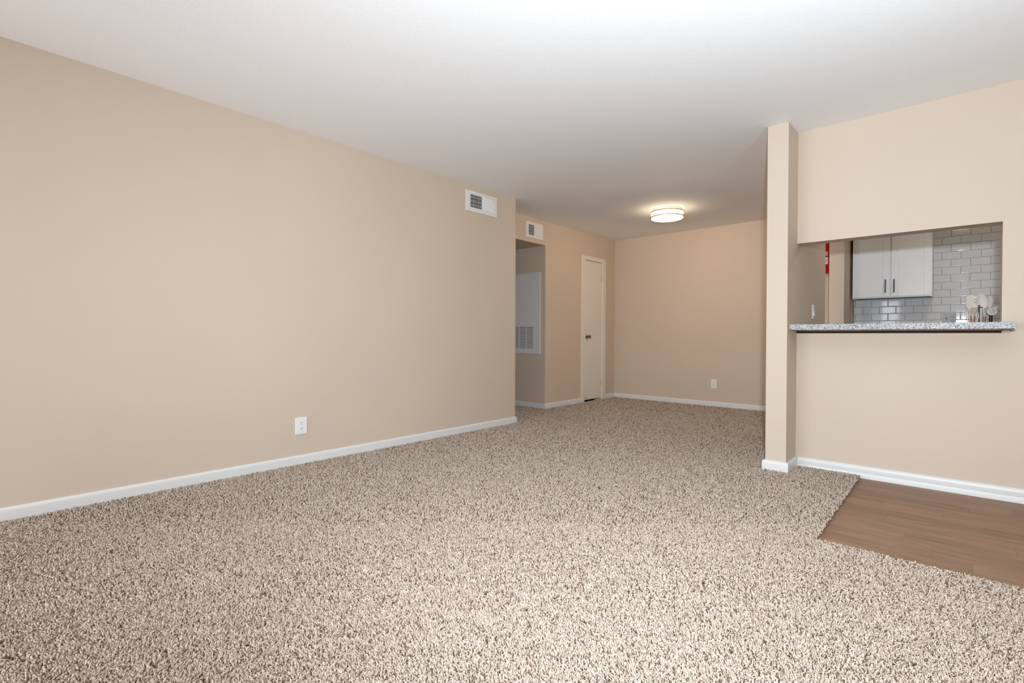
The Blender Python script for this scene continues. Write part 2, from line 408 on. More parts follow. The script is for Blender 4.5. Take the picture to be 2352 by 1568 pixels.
# tiles of the kitchen wall, each its own piece
TW, TH, G = 0.1495, 0.0785, 0.0019
ZT0 = 1.3565
CABX0, CABX1, CABY, CABZ0, CABZ1 = -0.858, -0.184, 6.588, 1.3565, 2.125
def tile_mesh(w0, h0):
    V = []; Fc = []
    rings = [(0.0, 0.0), (0.0, 0.0048), (0.0009, 0.0064), (0.0026, 0.0074), (0.0060, 0.0079)]
    for ins, y in rings:
        V += [(ins, -y, ins), (w0 - ins, -y, ins), (w0 - ins, -y, h0 - ins), (ins, -y, h0 - ins)]
    for i in range(len(rings) - 1):
        for k in range(4):
            k2 = (k + 1) % 4
            Fc.append((i * 4 + k, i * 4 + k2, (i + 1) * 4 + k2, (i + 1) * 4 + k))
    Fc.append(tuple(range(16, 20)))
    me = bpy.data.meshes.new('tile'); me.from_pydata(V, [], Fc)
    for p in me.polygons: p.use_smooth = True
    nor = []
    for i, tilt in enumerate((90, 80, 52, 24, 0)):
        s_, c_ = math.sin(math.radians(tilt)) * 0.7071, math.cos(math.radians(tilt))
        nor += [Vector((sx * s_, -c_, sz * s_)).normalized() for sx, sz in ((-1, -1), (1, -1), (1, 1), (-1, 1))]
    ln = []                                   # glazed edges: rounded along each side, flat face
    for p in me.polygons:
        side = p.index % 4 if p.index < 16 else None
        for vi in p.vertices:
            if side is None: ln.append((0, -1, 0)); continue
            tilt = math.radians((90, 80, 52, 24, 0)[vi // 4])
            dx_, dz_ = ((0, -1), (1, 0), (0, 1), (-1, 0))[side]
            ln.append((dx_ * math.sin(tilt), -math.cos(tilt), dz_ * math.sin(tilt)))
    me.normals_split_custom_set(ln)
    me.materials.append(m_tile); return me
cache = {}
TX0, TX1 = XC1 + 0.001, 0.66
for k in range(-6, 10):
    z0 = ZT0 + k * TH
    ph = -0.0475 if k % 2 == 0 else 0.0310
    j = math.floor((TX0 - ph) / TW)
    while True:
        a = ph + j * TW; b_ = a + TW; j += 1
        if a >= TX1: break
        a = max(a, TX0); b_ = min(b_, TX1)
        if b_ - a < 0.012: continue
        if a > CABX0 - 0.02 and b_ < CABX1 - 0.05 and k >= 1: continue
        w0, h0 = round(b_ - a - G, 4), round(TH - G, 4)
        if (w0, h0) not in cache: cache[(w0, h0)] = tile_mesh(w0, h0)
        o = bpy.data.objects.new('tile', cache[(w0, h0)]); COL.objects.link(o)
        o.parent = wk; o.location = (a + G / 2, YF - 0.0005, z0 + G / 2)
        o.rotation_euler = (random.uniform(-.0012, .0012), 0, random.uniform(-.001, .001))

# ------------------------------------------------------------------ carpet
cb_ = MB().box(XL + .001, WX0, YB + .001, YC - .001, ZB - 0.0125, ZB).box(WX0, XR - .001, YB + .001, WY0, ZB - 0.0125, ZB)
cb_.box(XL + .001, XC0 - .001, YC - .001, YL + .001, ZB - 0.0125, ZB).box(XC1 + .001, WX0, YC - .001, YP - .001, ZB - 0.0125, ZB)
cb_.box(XD + .001, XC0 - .001, YL + .001, YF - .001, ZB - 0.0125, ZB).box(-5.99, XD + .001, YL + .001, YH - .001, ZB - 0.0125, ZB)
cb_.build('carpet_backing', m_back, fl)
def pile():
    def grid(s, x0, x1, y0, y1):
        gx, gy = np.meshgrid(np.arange(x0, x1, s), np.arange(y0, y1, s * 0.9))
        gx = gx + (np.arange(gx.shape[0]) % 2)[:, None] * s / 2
        p = np.stack([gx.ravel(), gy.ravel()], 1)
        return p + rng.uniform(-0.38, 0.38, p.shape) * s
    def inside(p):
        x, y = p[:, 0], p[:, 1]
        liv = (x > XL + 0.012) & (x < XR) & (y > YB) & (y < WY0 + 0.004)
        mid = (x > XL + 0.012) & (x < WX0 + 0.004) & (y >= WY0 - 0.01) & (y < YL + 0.01)
        din = (x > XD + 0.010) & (x < XC0 + 0.02) & (y >= YL) & (y < YF - 0.010)
        ent = (x >= XC0) & (x < WX0 + 0.004) & (y >= YL) & (y < YP - 0.012)
        hal = (x > -5.0) & (x < XD + 0.02) & (y > YL + 0.012) & (y < YH - 0.010)
        col = (x > XC0 - 0.012) & (x < XC1 + 0.012) & (y > YC - 0.012) & (y < YP + 1.2)
        return (liv | mid | din | ent | hal) & ~col
    f2 = np.array([F0.x, F0.y]); r2 = np.array([R0.x, R0.y])
    bands = [(0.98, 1.75, 0.0062), (1.75, 2.5, 0.0071), (2.5, 4.0, 0.0090), (4.0, 6.0, 0.0120), (6.0, 9.5, 0.0160)]
    P = []; S = []
    for d0, d1, s in bands:
        p = grid(s, -5.0, XR, YB, YF)
        d = p @ f2; t = p @ r2
        k = (d > d0) & (d <= d1) & (np.abs(t) < 1.05 * d + 0.05) & inside(p)
        P.append(p[k]); S.append(np.full(k.sum(), s))
    p = grid(0.025, -5.0, XR, YB, YF)         # beside and behind the view: coarser
    d = p @ f2; t = p @ r2
    k = ((d <= 0.98) | (np.abs(t) >= 1.05 * d + 0.05)) & (d < 6) & inside(p)
    P.append(p[k]); S.append(np.full(k.sum(), 0.025))
    n_near = len(P[0]) + len(P[1])
    P = np.concatenate(P); S = np.concatenate(S)
    near_ = np.arange(len(P)) < n_near
    co, lv, ls, tn = [], [], [], []
    v0 = l0 = 0
    for sel, rings in ((near_, (0, 1, 2)), (~near_, (0, 2))):
        p = P[sel]; N = len(p); sc = S[sel] / 0.0062
        a = rng.uniform(0, 2 * np.pi, N)
        flow = 2.2 * np.sin(p[:, 0] * 2.3 + 1.1 * np.sin(p[:, 1] * 1.7)) + 1.5 * np.sin(p[:, 1] * 3.1 + 0.6)
        a = np.where(rng.uniform(0, 1, N) < 0.22, flow + rng.normal(0, 0.5, N), a)
        lean = rng.uniform(0.0020, 0.0095, N)
        ht = 0.0140 - 0.55 * lean + rng.uniform(-0.0022, 0.0022, N)
        lean = lean * np.sqrt(sc)
        dx, dy = np.cos(a), np.sin(a); tw = rng.uniform(0, 2 * np.pi, N)
        R = len(rings); V = np.zeros((N, R * 3, 3), np.float32)
        rad = (0.0022, 0.0029, 0.0022); offs = (0.0, 0.30, 1.0); hs_ = (0.0, 0.72, 1.0)
        wid = 0.8 + 0.4 * rng.uniform(0, 1, N)
        for i, r in enumerate(rings):
            for q in range(3):
                an = tw + q * 2 * np.pi / 3 + r * 0.5
                rr = rad[r] * sc * wid
                V[:, i * 3 + q, 0] = p[:, 0] + dx * lean * offs[r] + np.cos(an) * rr
                V[:, i * 3 + q, 1] = p[:, 1] + dy * lean * offs[r] + np.sin(an) * rr
                V[:, i * 3 + q, 2] = ZB - 0.001 + ht * hs_[r] + (0.0006 * np.cos(an) if r == 2 else 0)
        pat = []
        for i in range(R - 1):
            for q in range(3):
                q2 = (q + 1) % 3
                pat += [i * 3 + q, i * 3 + q2, (i + 1) * 3 + q2, (i + 1) * 3 + q]
        pat += [R * 3 - 3, R * 3 - 2, R * 3 - 1]
        pat = np.array(pat, np.int64); st = np.arange(0, len(pat), 4)
        co.append(V.reshape(-1, 3))
        lv.append((v0 + np.arange(N)[:, None] * (R * 3) + pat[None]).ravel())
        ls.append((l0 + np.arange(N)[:, None] * len(pat) + st[None]).ravel())
        v0 += N * R * 3; l0 += N * len(pat)
        tone = np.clip(rng.normal(0.55, 0.17, N), 0.17, 1.0)
        tone = np.where(rng.uniform(0, 1, N) < 0.085, rng.uniform(0, 0.12, N), tone)
        tn.append(np.repeat(tone, R * 3))
    co = np.concatenate(co) - np.array([-2, 2, ZB], np.float32); lv = np.concatenate(lv); ls = np.concatenate(ls); tn = np.concatenate(tn)
    me = bpy.data.meshes.new('carpet')
    me.vertices.add(v0); me.vertices.foreach_set('co', co.ravel().astype(np.float32))
    me.loops.add(l0); me.loops.foreach_set('vertex_index', lv.astype(np.int32))
    me.polygons.add(len(ls))
    me.polygons.foreach_set('loop_start', ls.astype(np.int32))
    me.polygons.foreach_set('use_smooth', np.ones(len(ls), bool))
    me.update(calc_edges=True)
    at_ = me.attributes.new('tone', 'FLOAT', 'POINT')
    at_.data.foreach_set('value', tn.astype(np.float32))
    me.materials.append(m_yarn)
    o = bpy.data.objects.new('carpet', me); COL.objects.link(o); o.location = (-2, 2, ZB)
    o['label'] = 'speckled beige shag carpet covering the living and dining floor'; o['category'] = 'carpet'
    stuff(o)
pile()

# ------------------------------------------------------------------ closet door
dr = struct(thing('door_1', '', '', (XD, (DY0 + DY1) / 2, -0.03)))
del dr['label']; del dr['category']
CT = 0.016
cas = MB()
yz = [(5.950, -0.04), (6.026, -0.04), (6.026, 2.050), (6.508, 2.050), (6.508, -0.04), (6.602, -0.04), (6.602, 2.108), (5.950, 2.108)]
V_ = [(XD + d_, y_, z_) for d_ in (0, CT) for y_, z_ in yz]
cas.add(V_, [(0, 1, 2, 7), (2, 3, 6, 7), (3, 4, 5, 6), (8, 15, 10, 9), (10, 15, 14, 11), (11, 14, 13, 12)] + [(i, i + 8, (i + 1) % 8 + 8, (i + 1) % 8) for i in range(8)])
cas.build('casing', m_door, dr, bevel=0.004)
jb = MB().box(XD - 0.12, XD + 0.004, DY0, DY0 + 0.012, -0.04, DZ).box(XD - 0.12, XD + 0.004, DY1 - 0.012, DY1, -0.04, DZ).box(XD - 0.12, XD + 0.004, DY0 + 0.012, DY1 - 0.012, DZ - 0.012, DZ)
jb.build('jamb', m_door, dr)
MB().box(XD - 0.034, XD + 0.003, DY0 + 0.015, DY1 - 0.019, 0.012, 2.044).build('door_slab', m_door, dr, bevel=0.002, segs=1)
kz, ky = 0.932, 6.098
kn = MB().lathe([(0.0, 0.0), (0.031, 0.0), (0.031, 0.004), (0.027, 0.008), (0.012, 0.010), (0.0105, 0.026), (0.016, 0.031), (0.0245, 0.040), (0.027, 0.050), (0.0245, 0.059), (0.015, 0.065), (0.0, 0.066)], (XD + 0.003, ky, kz), (1, 0, 0), 28)
kn.build('door_knob', m_bronze, dr, smooth=True)
for hz in (1.815, 0.245):
    MB().lathe([(0, -0.046), (0.0065, -0.046), (0.0065, 0.046), (0, 0.046)], (XD + 0.010, DY1 - 0.016, hz), (0, 0, 1), 12).box(XD + 0.002, XD + 0.006, DY1 - 0.042, DY1 - 0.017, hz - 0.044, hz + 0.044).build('hinge', m_hinge, dr, smooth=True)
MB().tube([(XD + 0.003, 6.052, 0.045), (XD + 0.030, 6.060, 0.038)], 0.004, 8).build('door_stop', m_bronze, dr)

# ------------------------------------------------------------------ air vents
def vent(label, x, y0, y1, z0, z1, a0, a1, am, c0, c1, nb):
    t = thing('air_vent', label, 'vent', (x, (y0 + y1) / 2, (z0 + z1) / 2), None)
    fr = MB()
    X1 = x + 0.010
    fr.ring((x, 0, 0), (0, 1, 0), (0, 0, 1), (1, 0, 0), y0, y1, z0, z1, a0, a1, c0, c1, X1 - x)
    fr.build('frame', m_vent, t, bevel=0.0025)
    MB().box(x + 0.0005, X1 - 0.001, am - 0.005, am + 0.005, c0, c1).build('divider', m_vent, t)
    MB().box(x + 0.0002, x + 0.0010, a0, a1, c0, c1).build('duct_dark_sheet', m_dark, t)  # near-black sheet stands in for the unlit duct behind the blades
    hgt = (c1 - c0) / 2
    for k in range(3):
        z = c0 + (c1 - c0) * (0.20 + 0.31 * k)
        MB().obox((x + 0.0030, (a0 + am) / 2, z), (0.0010, 0, 0.0004), (0, (am - a0) / 2, 0), (0, 0, 0.006)).build('damper_bar', m_damper, t)
    for side, (s0, s1, ang) in enumerate(((a0, am - 0.005, 1), (am + 0.005, a1, -1))):
        bl = MB()
        for k in range(nb):
            y = s0 + (s1 - s0) * (k + 0.5) / nb
            d = Vector((0.0042, -0.0036 * ang, 0)) if ang > 0 else Vector((0.0042, 0.0062, 0))
            nrm = Vector((d.y, -d.x, 0)).normalized() * (0.0010 if ang > 0 else 0.0012)
            bl.obox((x + 0.0055, y, (c0 + c1) / 2), d, nrm, (0, 0, hgt))
        stuff(bl.build('louver_blades', m_vent, t))
    MB().box(X1, X1 + 0.006, a1 + 0.018, a1 + 0.022, (c0 + c1) / 2 - 0.02, (c0 + c1) / 2 + 0.02).build('damper_lever', m_vent, t)
    for yy in (y0 + 0.016, y1 - 0.016):
        MB().lathe([(0.004, 0), (0.004, 0.001), (0.002, 0.002), (0, 0.002)], (X1, yy, (z0 + z1) / 2), (1, 0, 0), 10).build('screw', m_vent, t)
    return t
vent('white air vent high on the long left wall near its corner', XL, 3.325, 3.765, 2.177, 2.383, 3.384, 3.700, 3.552, 2.220, 2.346, 11)
vent('smaller shaded white air vent over the hall opening', XD, 4.717, 5.058, 2.181, 2.381, 4.768, 5.008, 4.885, 2.216, 2.346, 9)

# ------------------------------------------------------------------ return air panel in the hall
t = thing('return_air_panel', 'grey white wall panel with louvers at its bottom inside the hall', 'panel', (-4.53, YH, 0.70))
PX0, PX1, PZ0, PZ1 = -4.975, -4.086, 0.700, 1.787
fr = MB()
FWD = 0.020
fr.ring((0, YH, 0), (1, 0, 0), (0, 0, 1), (0, -1, 0), PX0, PX1, PZ0, PZ1, PX0 + FWD, PX1 - FWD, PZ0 + FWD, PZ1 - FWD, 0.020)
fr.build('frame', m_panel, t, bevel=0.005)
cols = [(-4.326 - 0.1295 * k, -4.208 - 0.1295 * k) for k in range(5)]
LZ0, LZ1, NR = 0.766, 1.060, 18
pn = MB(); ya_, yb_ = YH - 0.012, YH - 0.004
pn.box(PX0 + FWD, PX1 - FWD, ya_, yb_, LZ1, PZ1 - FWD).box(PX0 + FWD, PX1 - FWD, ya_, yb_, PZ0 + FWD, LZ0)
pn.box(cols[0][1], PX1 - FWD, ya_, yb_, LZ0, LZ1).box(PX0 + FWD, cols[-1][0], ya_, yb_, LZ0, LZ1)
for k in range(4): pn.box(cols[k + 1][1], cols[k][0], ya_, yb_, LZ0, LZ1)
pn.build('door_panel', m_panel, t)
sl = MB(); pit = (LZ1 - LZ0) / NR
for c0, c1 in cols:
    for r in range(NR):
        z = LZ0 + pit * (r + 0.28)
        sl.obox(((c0 + c1) / 2, YH - 0.0085, z), ((c1 - c0) / 2, 0, 0), (0, 0.0035, 0.0022), (0, -0.0012, pit * 0.26))
stuff(sl.build('louver_slats', m_panel, t))
MB().box(PX0 + FWD, PX1 - FWD, YH - 0.0035, YH - 0.0005, LZ0, LZ1).build('louver_dark_sheet', m_dark, t)  # near-black sheet painted as the darkness behind the slats

# ------------------------------------------------------------------ outlets and switch
def outlet(label, origin, U, Nn, wd, ht, slots=True):
    """U: horizontal unit vector along the wall, Nn: out of the wall"""
    t = thing('wall_outlet', label, 'outlet', origin)
    O = Vector(origin); U = Vector(U); Nn = Vector(Nn); Z = Vector((0, 0, 1))
    MB().obox(O + Nn * 0.003, U * wd / 2, Nn * 0.003, Z * ht / 2).build('cover_plate', m_plastic, t, bevel=0.0028)
    for s in (0.0195, -0.0195):
        c = O + Nn * 0.0066 + Z * s
        rc = MB().obox(c, U * 0.0165, Nn * 0.0012, Z * 0.0140).build('receptacle', m_plastic, t, bevel=0.001, segs=1)
        for du in (-0.0062, 0.0062):
            MB().obox(c + U * du + Z * 0.004 + Nn * 0.0010, U * 0.0013, Nn * 0.0006, Z * 0.0042).build('slot', m_slot, rc)
        MB().lathe([(0.0028, 0), (0.0028, 0.0008), (0, 0.0008)], c - Z * 0.0075 + Nn * 0.0009, Nn, 10).build('ground_hole', m_slot, rc)
    MB().lathe([(0.0032, 0), (0.003, 0.001), (0, 0.0013)], O + Nn * 0.006, Nn, 10).build('screw', m_plastic, t)
    return t
outlet('white duplex wall outlet low on the long left wall', (XL, 1.679, 0.2675), (0, 1, 0), (1, 0, 0), 0.088, 0.125)
outlet('small white wall outlet low on the far dining wall', (-2.463, YF, 0.295), (1, 0, 0), (0, -1, 0), 0.075, 0.128)
t = thing('light_switch', 'white rocker light switch on the partition above the granite bar', 'switch', (XC1, 4.69, 1.143))
MB().box(XC1, XC1 + 0.006, 4.652, 4.728, 1.084, 1.202).build('cover_plate', m_plastic, t, bevel=0.0025)
MB().add([(XC1 + 0.006, 4.674, 1.110), (XC1 + 0.006, 4.706, 1.110), (XC1 + 0.006, 4.706, 1.176), (XC1 + 0.006, 4.674, 1.176),
          (XC1 + 0.015, 4.674, 1.112), (XC1 + 0.015, 4.706, 1.112), (XC1 + 0.008, 4.706, 1.174), (XC1 + 0.008, 4.674, 1.174)],
         [(3, 2, 1, 0), (4, 5, 6, 7), (0, 1, 5, 4), (1, 2, 6, 5), (2, 3, 7, 6), (3, 0, 4, 7)]).build('rocker', m_plastic, t, bevel=0.001, segs=1)

# steel two-gang plate on the tiles
PXa, PXb, PYs, PZa, PZb = -0.1075, -0.0020, YF - 0.0085, 1.070, 1.190
t = thing('switch_plate', 'grey steel double plate with toggle and outlet on the tiles', 'switch', ((PXa + PXb) / 2, YF - 0.0085, PZa))
MB().box(PXa, PXb, PYs - 0.005, PYs, PZa, PZb).build('cover_plate', m_steel, t, bevel=0.0025)
MB().obox((PXa + 0.029, PYs - 0.006, 1.131), (0.0055, 0, 0), (0, 0.002, 0), (0, 0, 0.012)).build('toggle_slot', m_slot, t)
MB().obox((PXa + 0.026, PYs - 0.012, 1.124), (0.0042, 0, 0), (0, 0.008, -0.004), (0, 0.003, 0.007)).build('toggle', m_plastic, t, bevel=0.001, segs=1)
for z in (1.148, 1.109):
    rc = MB().box(PXb - 0.044, PXb - 0.014, PYs - 0.0075, PYs - 0.005, z - 0.014, z + 0.014).build('receptacle', m_steel, t, bevel=0.002)
    for du in (-0.036, -0.022): MB().box(PXb + du - 0.0018, PXb + du + 0.0018, PYs - 0.0082, PYs - 0.007, z + 0.001, z + 0.010).build('slot', m_slot, rc)
    MB().lathe([(0.003, 0), (0.003, 0.001), (0, 0.001)], (PXb - 0.029, PYs - 0.0072, z - 0.007), (0, -1, 0), 10).build('ground_hole', m_slot, rc)
for xx, z in ((PXa + 0.029, 1.170), (PXa + 0.029, 1.092), (PXb - 0.029, 1.1285)):
    MB().lathe([(0.0038, 0), (0.0034, 0.0016), (0, 0.002)], (xx, PYs - 0.005, z), (0, -1, 0), 10).build('screw', m_steel, t, smooth=True)

# ------------------------------------------------------------------ ceiling lamp
def ceiling_lamp(label, LX, LY, m_diff, R=0.181):
    t = thing('ceiling_light', label, 'lamp', (LX, LY, H))
    RR = R + 0.014
    MB().lathe([(0, -0.046), (R - 0.012, -0.046), (R - 0.012, -0.0005), (0, -0.0005)], (LX, LY, H), n=48).build('ceiling_pan', m_plastic, t, smooth=True)
    MB().lathe([(0, -0.121), (R * 0.6, -0.1205), (R * 0.90, -0.118), (R * 0.975, -0.115), (R, -0.111), (R, -0.052), (R * 0.97, -0.046), (0, -0.046)], (LX, LY, H), n=64).build('diffuser', m_diff, t, smooth=True)
    for zc in (-0.103, -0.046):
        MB().lathe([(R + 0.0005, zc - 0.006), (RR, zc - 0.006), (RR + 0.001, zc), (RR, zc + 0.006), (R + 0.0005, zc + 0.006), (R + 0.0005, zc - 0.006)], (LX, LY, H), n=72).build('ring', m_nickel, t, smooth=True)
    for k in range(6):
        a = math.radians(-62 + 60 * k)
        px, py = LX + (RR - 0.005) * math.cos(a), LY + (RR - 0.005) * math.sin(a)
        MB().tube([(px, py, H - 0.099), (px, py, H - 0.050)], 0.0036, 8).build('post', m_nickel, t, smooth=True)
ceiling_lamp('lit round drum ceiling lamp with two bronze rings over the dining area', -2.545, 5.560, m_glow)
ceiling_lamp('added unseen round drum lamp lighting the kitchen behind the pass-through wall', 0.05, 5.35, m_kitchen_fill, 0.15)

# ------------------------------------------------------------------ granite bar
t = thing('granite_bar_counter', 'speckled white and grey granite bar top in the pass-through', 'counter', (-0.3, 4.1, ZS))
GZ0, GZ1, GY0, GY1 = 0.984, 1.0235, 3.905, 4.47
g = MB()
ov = [(XC1 + 0.001, GY0), (0.246, GY0), (0.246, YP - 0.001), (XJ - 0.001, YP - 0.001), (XJ - 0.001, GY1), (XC1 + 0.001, GY1)]
g.add([(x, y, GZ0) for x, y in ov] + [(x, y, GZ1) for x, y in ov],
      [tuple(range(5, -1, -1)), tuple(range(6, 12))] + [(i, (i + 1) % 6, (i + 1) % 6 + 6, i + 6) for i in range(6)])
g.build('granite_slab', m_gran, t, bevel=0.003)
MB().box(XC1 + 0.002, XJ - 0.002, 4.135, YPB, 0.977, GZ0).build('plywood_edge', m_ply, t)
MB().box(XC1 + 0.002, XJ - 0.002, YP + 0.012, YPB, ZS, 0.977).build('gap_shade_strip', m_shade_brown, t)  # dark strip stands in for the shaded gap below the granite
MB().box(XJ + 0.001, 0.236, YP - 0.030, YP - 0.001, 0.966, GZ0).build('end_cleat', m_wall, t, bevel=0.002, segs=1)

# ------------------------------------------------------------------ kitchen wall cabinet
t = thing('wall_cabinet', 'white two-door shaker wall cabinet with black bar pulls', 'cabinet', ((CABX0 + CABX1) / 2, 6.73, CABZ0))
MB().box(CABX0, CABX1, CABY, YF - 0.009, CABZ0 + 0.012, CABZ1).box(CABX0, CABX1, CABY, CABY + 0.02, CABZ0, CABZ0 + 0.012).box(CABX0, CABX0 + .016, CABY + .02, YF - .009, CABZ0, CABZ0 + .012).box(CABX1 - .016, CABX1, CABY + .02, YF - .009, CABZ0, CABZ0 + .012).build('cabinet_body', m_cab, t)
MB().box(CABX0 + 0.017, CABX1 - 0.017, CABY + 0.021, YF - 0.012, CABZ0 + 0.009, CABZ0 + 0.0118).build('underside_shade_panel', m_shade_brown, t)  # underside coloured dark brown as its shadow line
for x0, x1, hx in ((CABX0 + 0.004, -0.5255, -0.5640), (-0.5165, CABX1 - 0.004, -0.4905)):
    z0, z1, y0, y1 = CABZ0 + 0.0135, CABZ1 - 0.004, CABY - 0.020, CABY - 0.001
    S_ = 0.063
    d = MB().box(x0, x0 + S_, y0, y1, z0, z1).box(x1 - S_, x1, y0, y1, z0, z1).box(x0 + S_, x1 - S_, y0, y1, z0, z0 + S_).box(x0 + S_, x1 - S_, y0, y1, z1 - S_, z1)
    dd = d.build('cabinet_door', m_cab, t, bevel=0.0014, segs=1)
    MB().box(x0 + S_ - .001, x1 - S_ + .001, y0 + 0.007, y1, z0 + S_ - .001, z1 - S_ + .001).build('door_panel', m_cab, dd)
    MB().box(hx - 0.0052, hx + 0.0052, y0 - 0.034, y0 - 0.024, 1.4085, 1.549).box(hx - 0.004, hx + 0.004, y0 - 0.024, y0, 1.425, 1.435).box(hx - 0.004, hx + 0.004, y0 - 0.024, y0, 1.523, 1.533).build('bar_pull', m_black, dd, bevel=0.0012, segs=1)

# base cabinet and worktop under the tiles (behind the bar)
t = thing('base_cabinet', 'white base cabinet under the kitchen worktop behind the bar wall', 'cabinet', (0.3, 6.6, -0.045))
MB().box(-0.86, 1.88, 6.29, YF - 0.01, 0.07, 0.874).box(-0.86, 1.88, 6.36, YF - 0.01, -0.045, 0.07).build('cabinet_body', m_cab, t)
for k in range(5):
    x0 = -0.855 + k * 0.547
    dd = MB().box(x0, x0 + 0.54, 6.270, 6.289, 0.08, 0.865).build('cabinet_door', m_cab, t, bevel=0.0014, segs=1)
    MB().box(x0 + 0.47, x0 + 0.48, 6.238, 6.248, 0.68, 0.82).box(x0 + 0.471, x0 + 0.479, 6.248, 6.270, 0.70, 0.71).box(x0 + 0.471, x0 + 0.479, 6.248, 6.270, 0.79, 0.80).build('bar_pull', m_black, dd)
t = thing('kitchen_worktop', 'granite worktop along the tiled kitchen wall under the cabinet', 'counter', (0.3, 6.6, 0.874))
MB().box(XC1 + 0.003, 1.89, 6.25, YF - 0.0095, 0.874, 0.914).build('granite_slab', m_gran, t, bevel=0.003)

# ------------------------------------------------------------------ utensils in a crock
def UX(u): return 0.0745 + (u - 2220) * 0.003045
def UZ(v): return 1.094 + (738 - v) * 0.004225
CX, CYk, CZ = 0.160, 6.645, 0.914
t = thing('utensil_crock', 'white ceramic crock holding kitchen utensils on the worktop', 'crock', (CX, CYk, CZ))
MB().lathe([(0, 0), (0.094, 0), (0.101, 0.006), (0.105, 0.122), (0.105, 0.130), (0.0995, 0.130), (0.096, 0.012), (0, 0.010)], (CX, CYk, CZ), n=40).build('crock_body', m_crock, t, smooth=True)
def handle(t, top, bot, r0, r1, m, name='handle'):
    return MB().tube([top, Vector(top).lerp(Vector(bot), 0.15), Vector(top).lerp(Vector(bot), 0.6), bot], [r0 * 0.8, r0, r1, r1 * 0.9], 12).build(name, m, t, smooth=True)
def smooth_outline(pts, k=3):
    for _ in range(k):
        q = []
        for i in range(len(pts)):
            a, b_ = pts[i], pts[(i + 1) % len(pts)]
            q += [(a[0] * .75 + b_[0] * .25, a[1] * .75 + b_[1] * .25), (a[0] * .25 + b_[0] * .75, a[1] * .25 + b_[1] * .75)]
        pts = q
    return pts
FLOORZ = CZ + 0.014
# 1 broad turner at the left
y = 6.656
t = thing('silicone_turner', 'pale pink silicone turner, leftmost of the utensils in the crock', 'utensil', (UX(2229), y, FLOORZ))
o_ = smooth_outline([(UX(a), UZ(b_)) for a, b_ in ((2226, 728), (2226.5, 714), (2217, 702), (2217.5, 688), (2220.5, 676.5), (2239, 675.5), (2241, 690), (2235, 704), (2231, 714), (2231, 728))], 2)
MB().plate(o_, y, 0.007).build('turner_head', m_silicone, t, bevel=0.0022)
handle(t, (UX(2228.5), y, UZ(724.5)), (UX(2231), y + 0.01, FLOORZ), 0.0095, 0.0080, m_wood_h)
# 2 slotted turner
y = 6.638
t = thing('slotted_turner', 'pale slotted turner with two dark slots, second utensil from left', 'utensil', (UX(2238), y, FLOORZ))
def rowplate(mb, x0, x1, za, zb, y, th): mb.box(x0, x1, y - th / 2, y + th / 2, za, zb)
sh = MB()
xa, xb = UX(2233), UX(2247)
zt, zb = UZ(679), UZ(707)
rowplate(sh, xa, xb, UZ(686), zt, y, 0.006); rowplate(sh, xa, xb, UZ(693), UZ(688), y, 0.006); rowplate(sh, xa, xb, zb, UZ(695), y, 0.006)
for z0_, z1_ in ((688, 686), (695, 693)):
    rowplate(sh, xa, xa + 0.006, UZ(z0_), UZ(z1_), y, 0.006); rowplate(sh, xb - 0.004, xb, UZ(z0_), UZ(z1_), y, 0.006)
sh.tube([(UX(2238.5), y, UZ(706)), (UX(2237.5), y, UZ(726))], [0.0125, 0.0085], 10)
sh.build('turner_head', m_silicone, t)
handle(t, (UX(2237.5), y, UZ(724.5)), (UX(2237), y + 0.01, FLOORZ), 0.0095, 0.0080, m_wood_h)
# 3 large serving spoon
y = 6.612
def spoon(t, cu, cv, ru, rv, y, depth, m, tilt=0.0):
    mb = MB(); V = []; Fc = []; nu, nv = 24, 6
    for s_, th in ((1, 0.0), (-1, 0.003)):
        for i in range(nv + 1):
            r = i / nv
            for k in range(nu):
                a = 2 * math.pi * k / nu
                xx, zz = r * ru * 0.003045 * math.cos(a), r * rv * 0.004225 * math.sin(a)
                xx, zz = xx * math.cos(tilt) - zz * math.sin(tilt), xx * math.sin(tilt) + zz * math.cos(tilt)
                V.append((UX(cu) + xx, y + depth * (1 - r * r) + th, UZ(cv) + zz))
    st = (nv + 1) * nu
    for side in (0, 1):
        for i in range(nv):
            for k in range(nu):
                k2 = (k + 1) % nu; b0 = side * st
                Fc.append((b0 + i * nu + k, b0 + i * nu + k2, b0 + (i + 1) * nu + k2, b0 + (i + 1) * nu + k))
    for k in range(nu):
        k2 = (k + 1) % nu
        Fc.append((nv * nu + k, nv * nu + k2, st + nv * nu + k2, st + nv * nu + k))
    mb.add(V, Fc)
    return mb
t = thing('serving_spoon', 'large pale grey oval spoon rising highest from the crock', 'utensil', (UX(2257), y, FLOORZ))
mb = spoon(t, 2255, 693.5, 13.0, 18.5, y, 0.014, m_silgrey, 0.08)
mb.tube([(UX(2258), y + 0.002, UZ(708)), (UX(2260.5), y + 0.002, UZ(718)), (UX(2261.5), y + 0.002, UZ(727))], [0.0125, 0.0085, 0.0085], 12)
mb.build('spoon_head', m_silgrey, t, smooth=True)
handle(t, (UX(2261.8), y + .002, UZ(725)), (UX(2256), y + 0.02, FLOORZ), 0.0105, 0.0085, m_wood_h)
# 4 ladle behind
y = 6.678
t = thing('solid_spoon', 'pinkish silicone spoon half hidden right behind the large spoon', 'utensil', (UX(2268), y, FLOORZ))
mb = spoon(t, 2271.5, 694, 10.0, 15, y, 0.016, m_silicone, -0.12)
mb.tube([(UX(2269), y + 0.003, UZ(705)), (UX(2265.5), y + 0.003, UZ(716)), (UX(2263.5), y + 0.003, UZ(728))], [0.010, 0.008, 0.008], 12)
mb.build('spoon_head', m_silicone, t, smooth=True)
handle(t, (UX(2263.6), y + .003, UZ(726)), (UX(2258), y - 0.01, FLOORZ), 0.0095, 0.0080, m_wood_h)
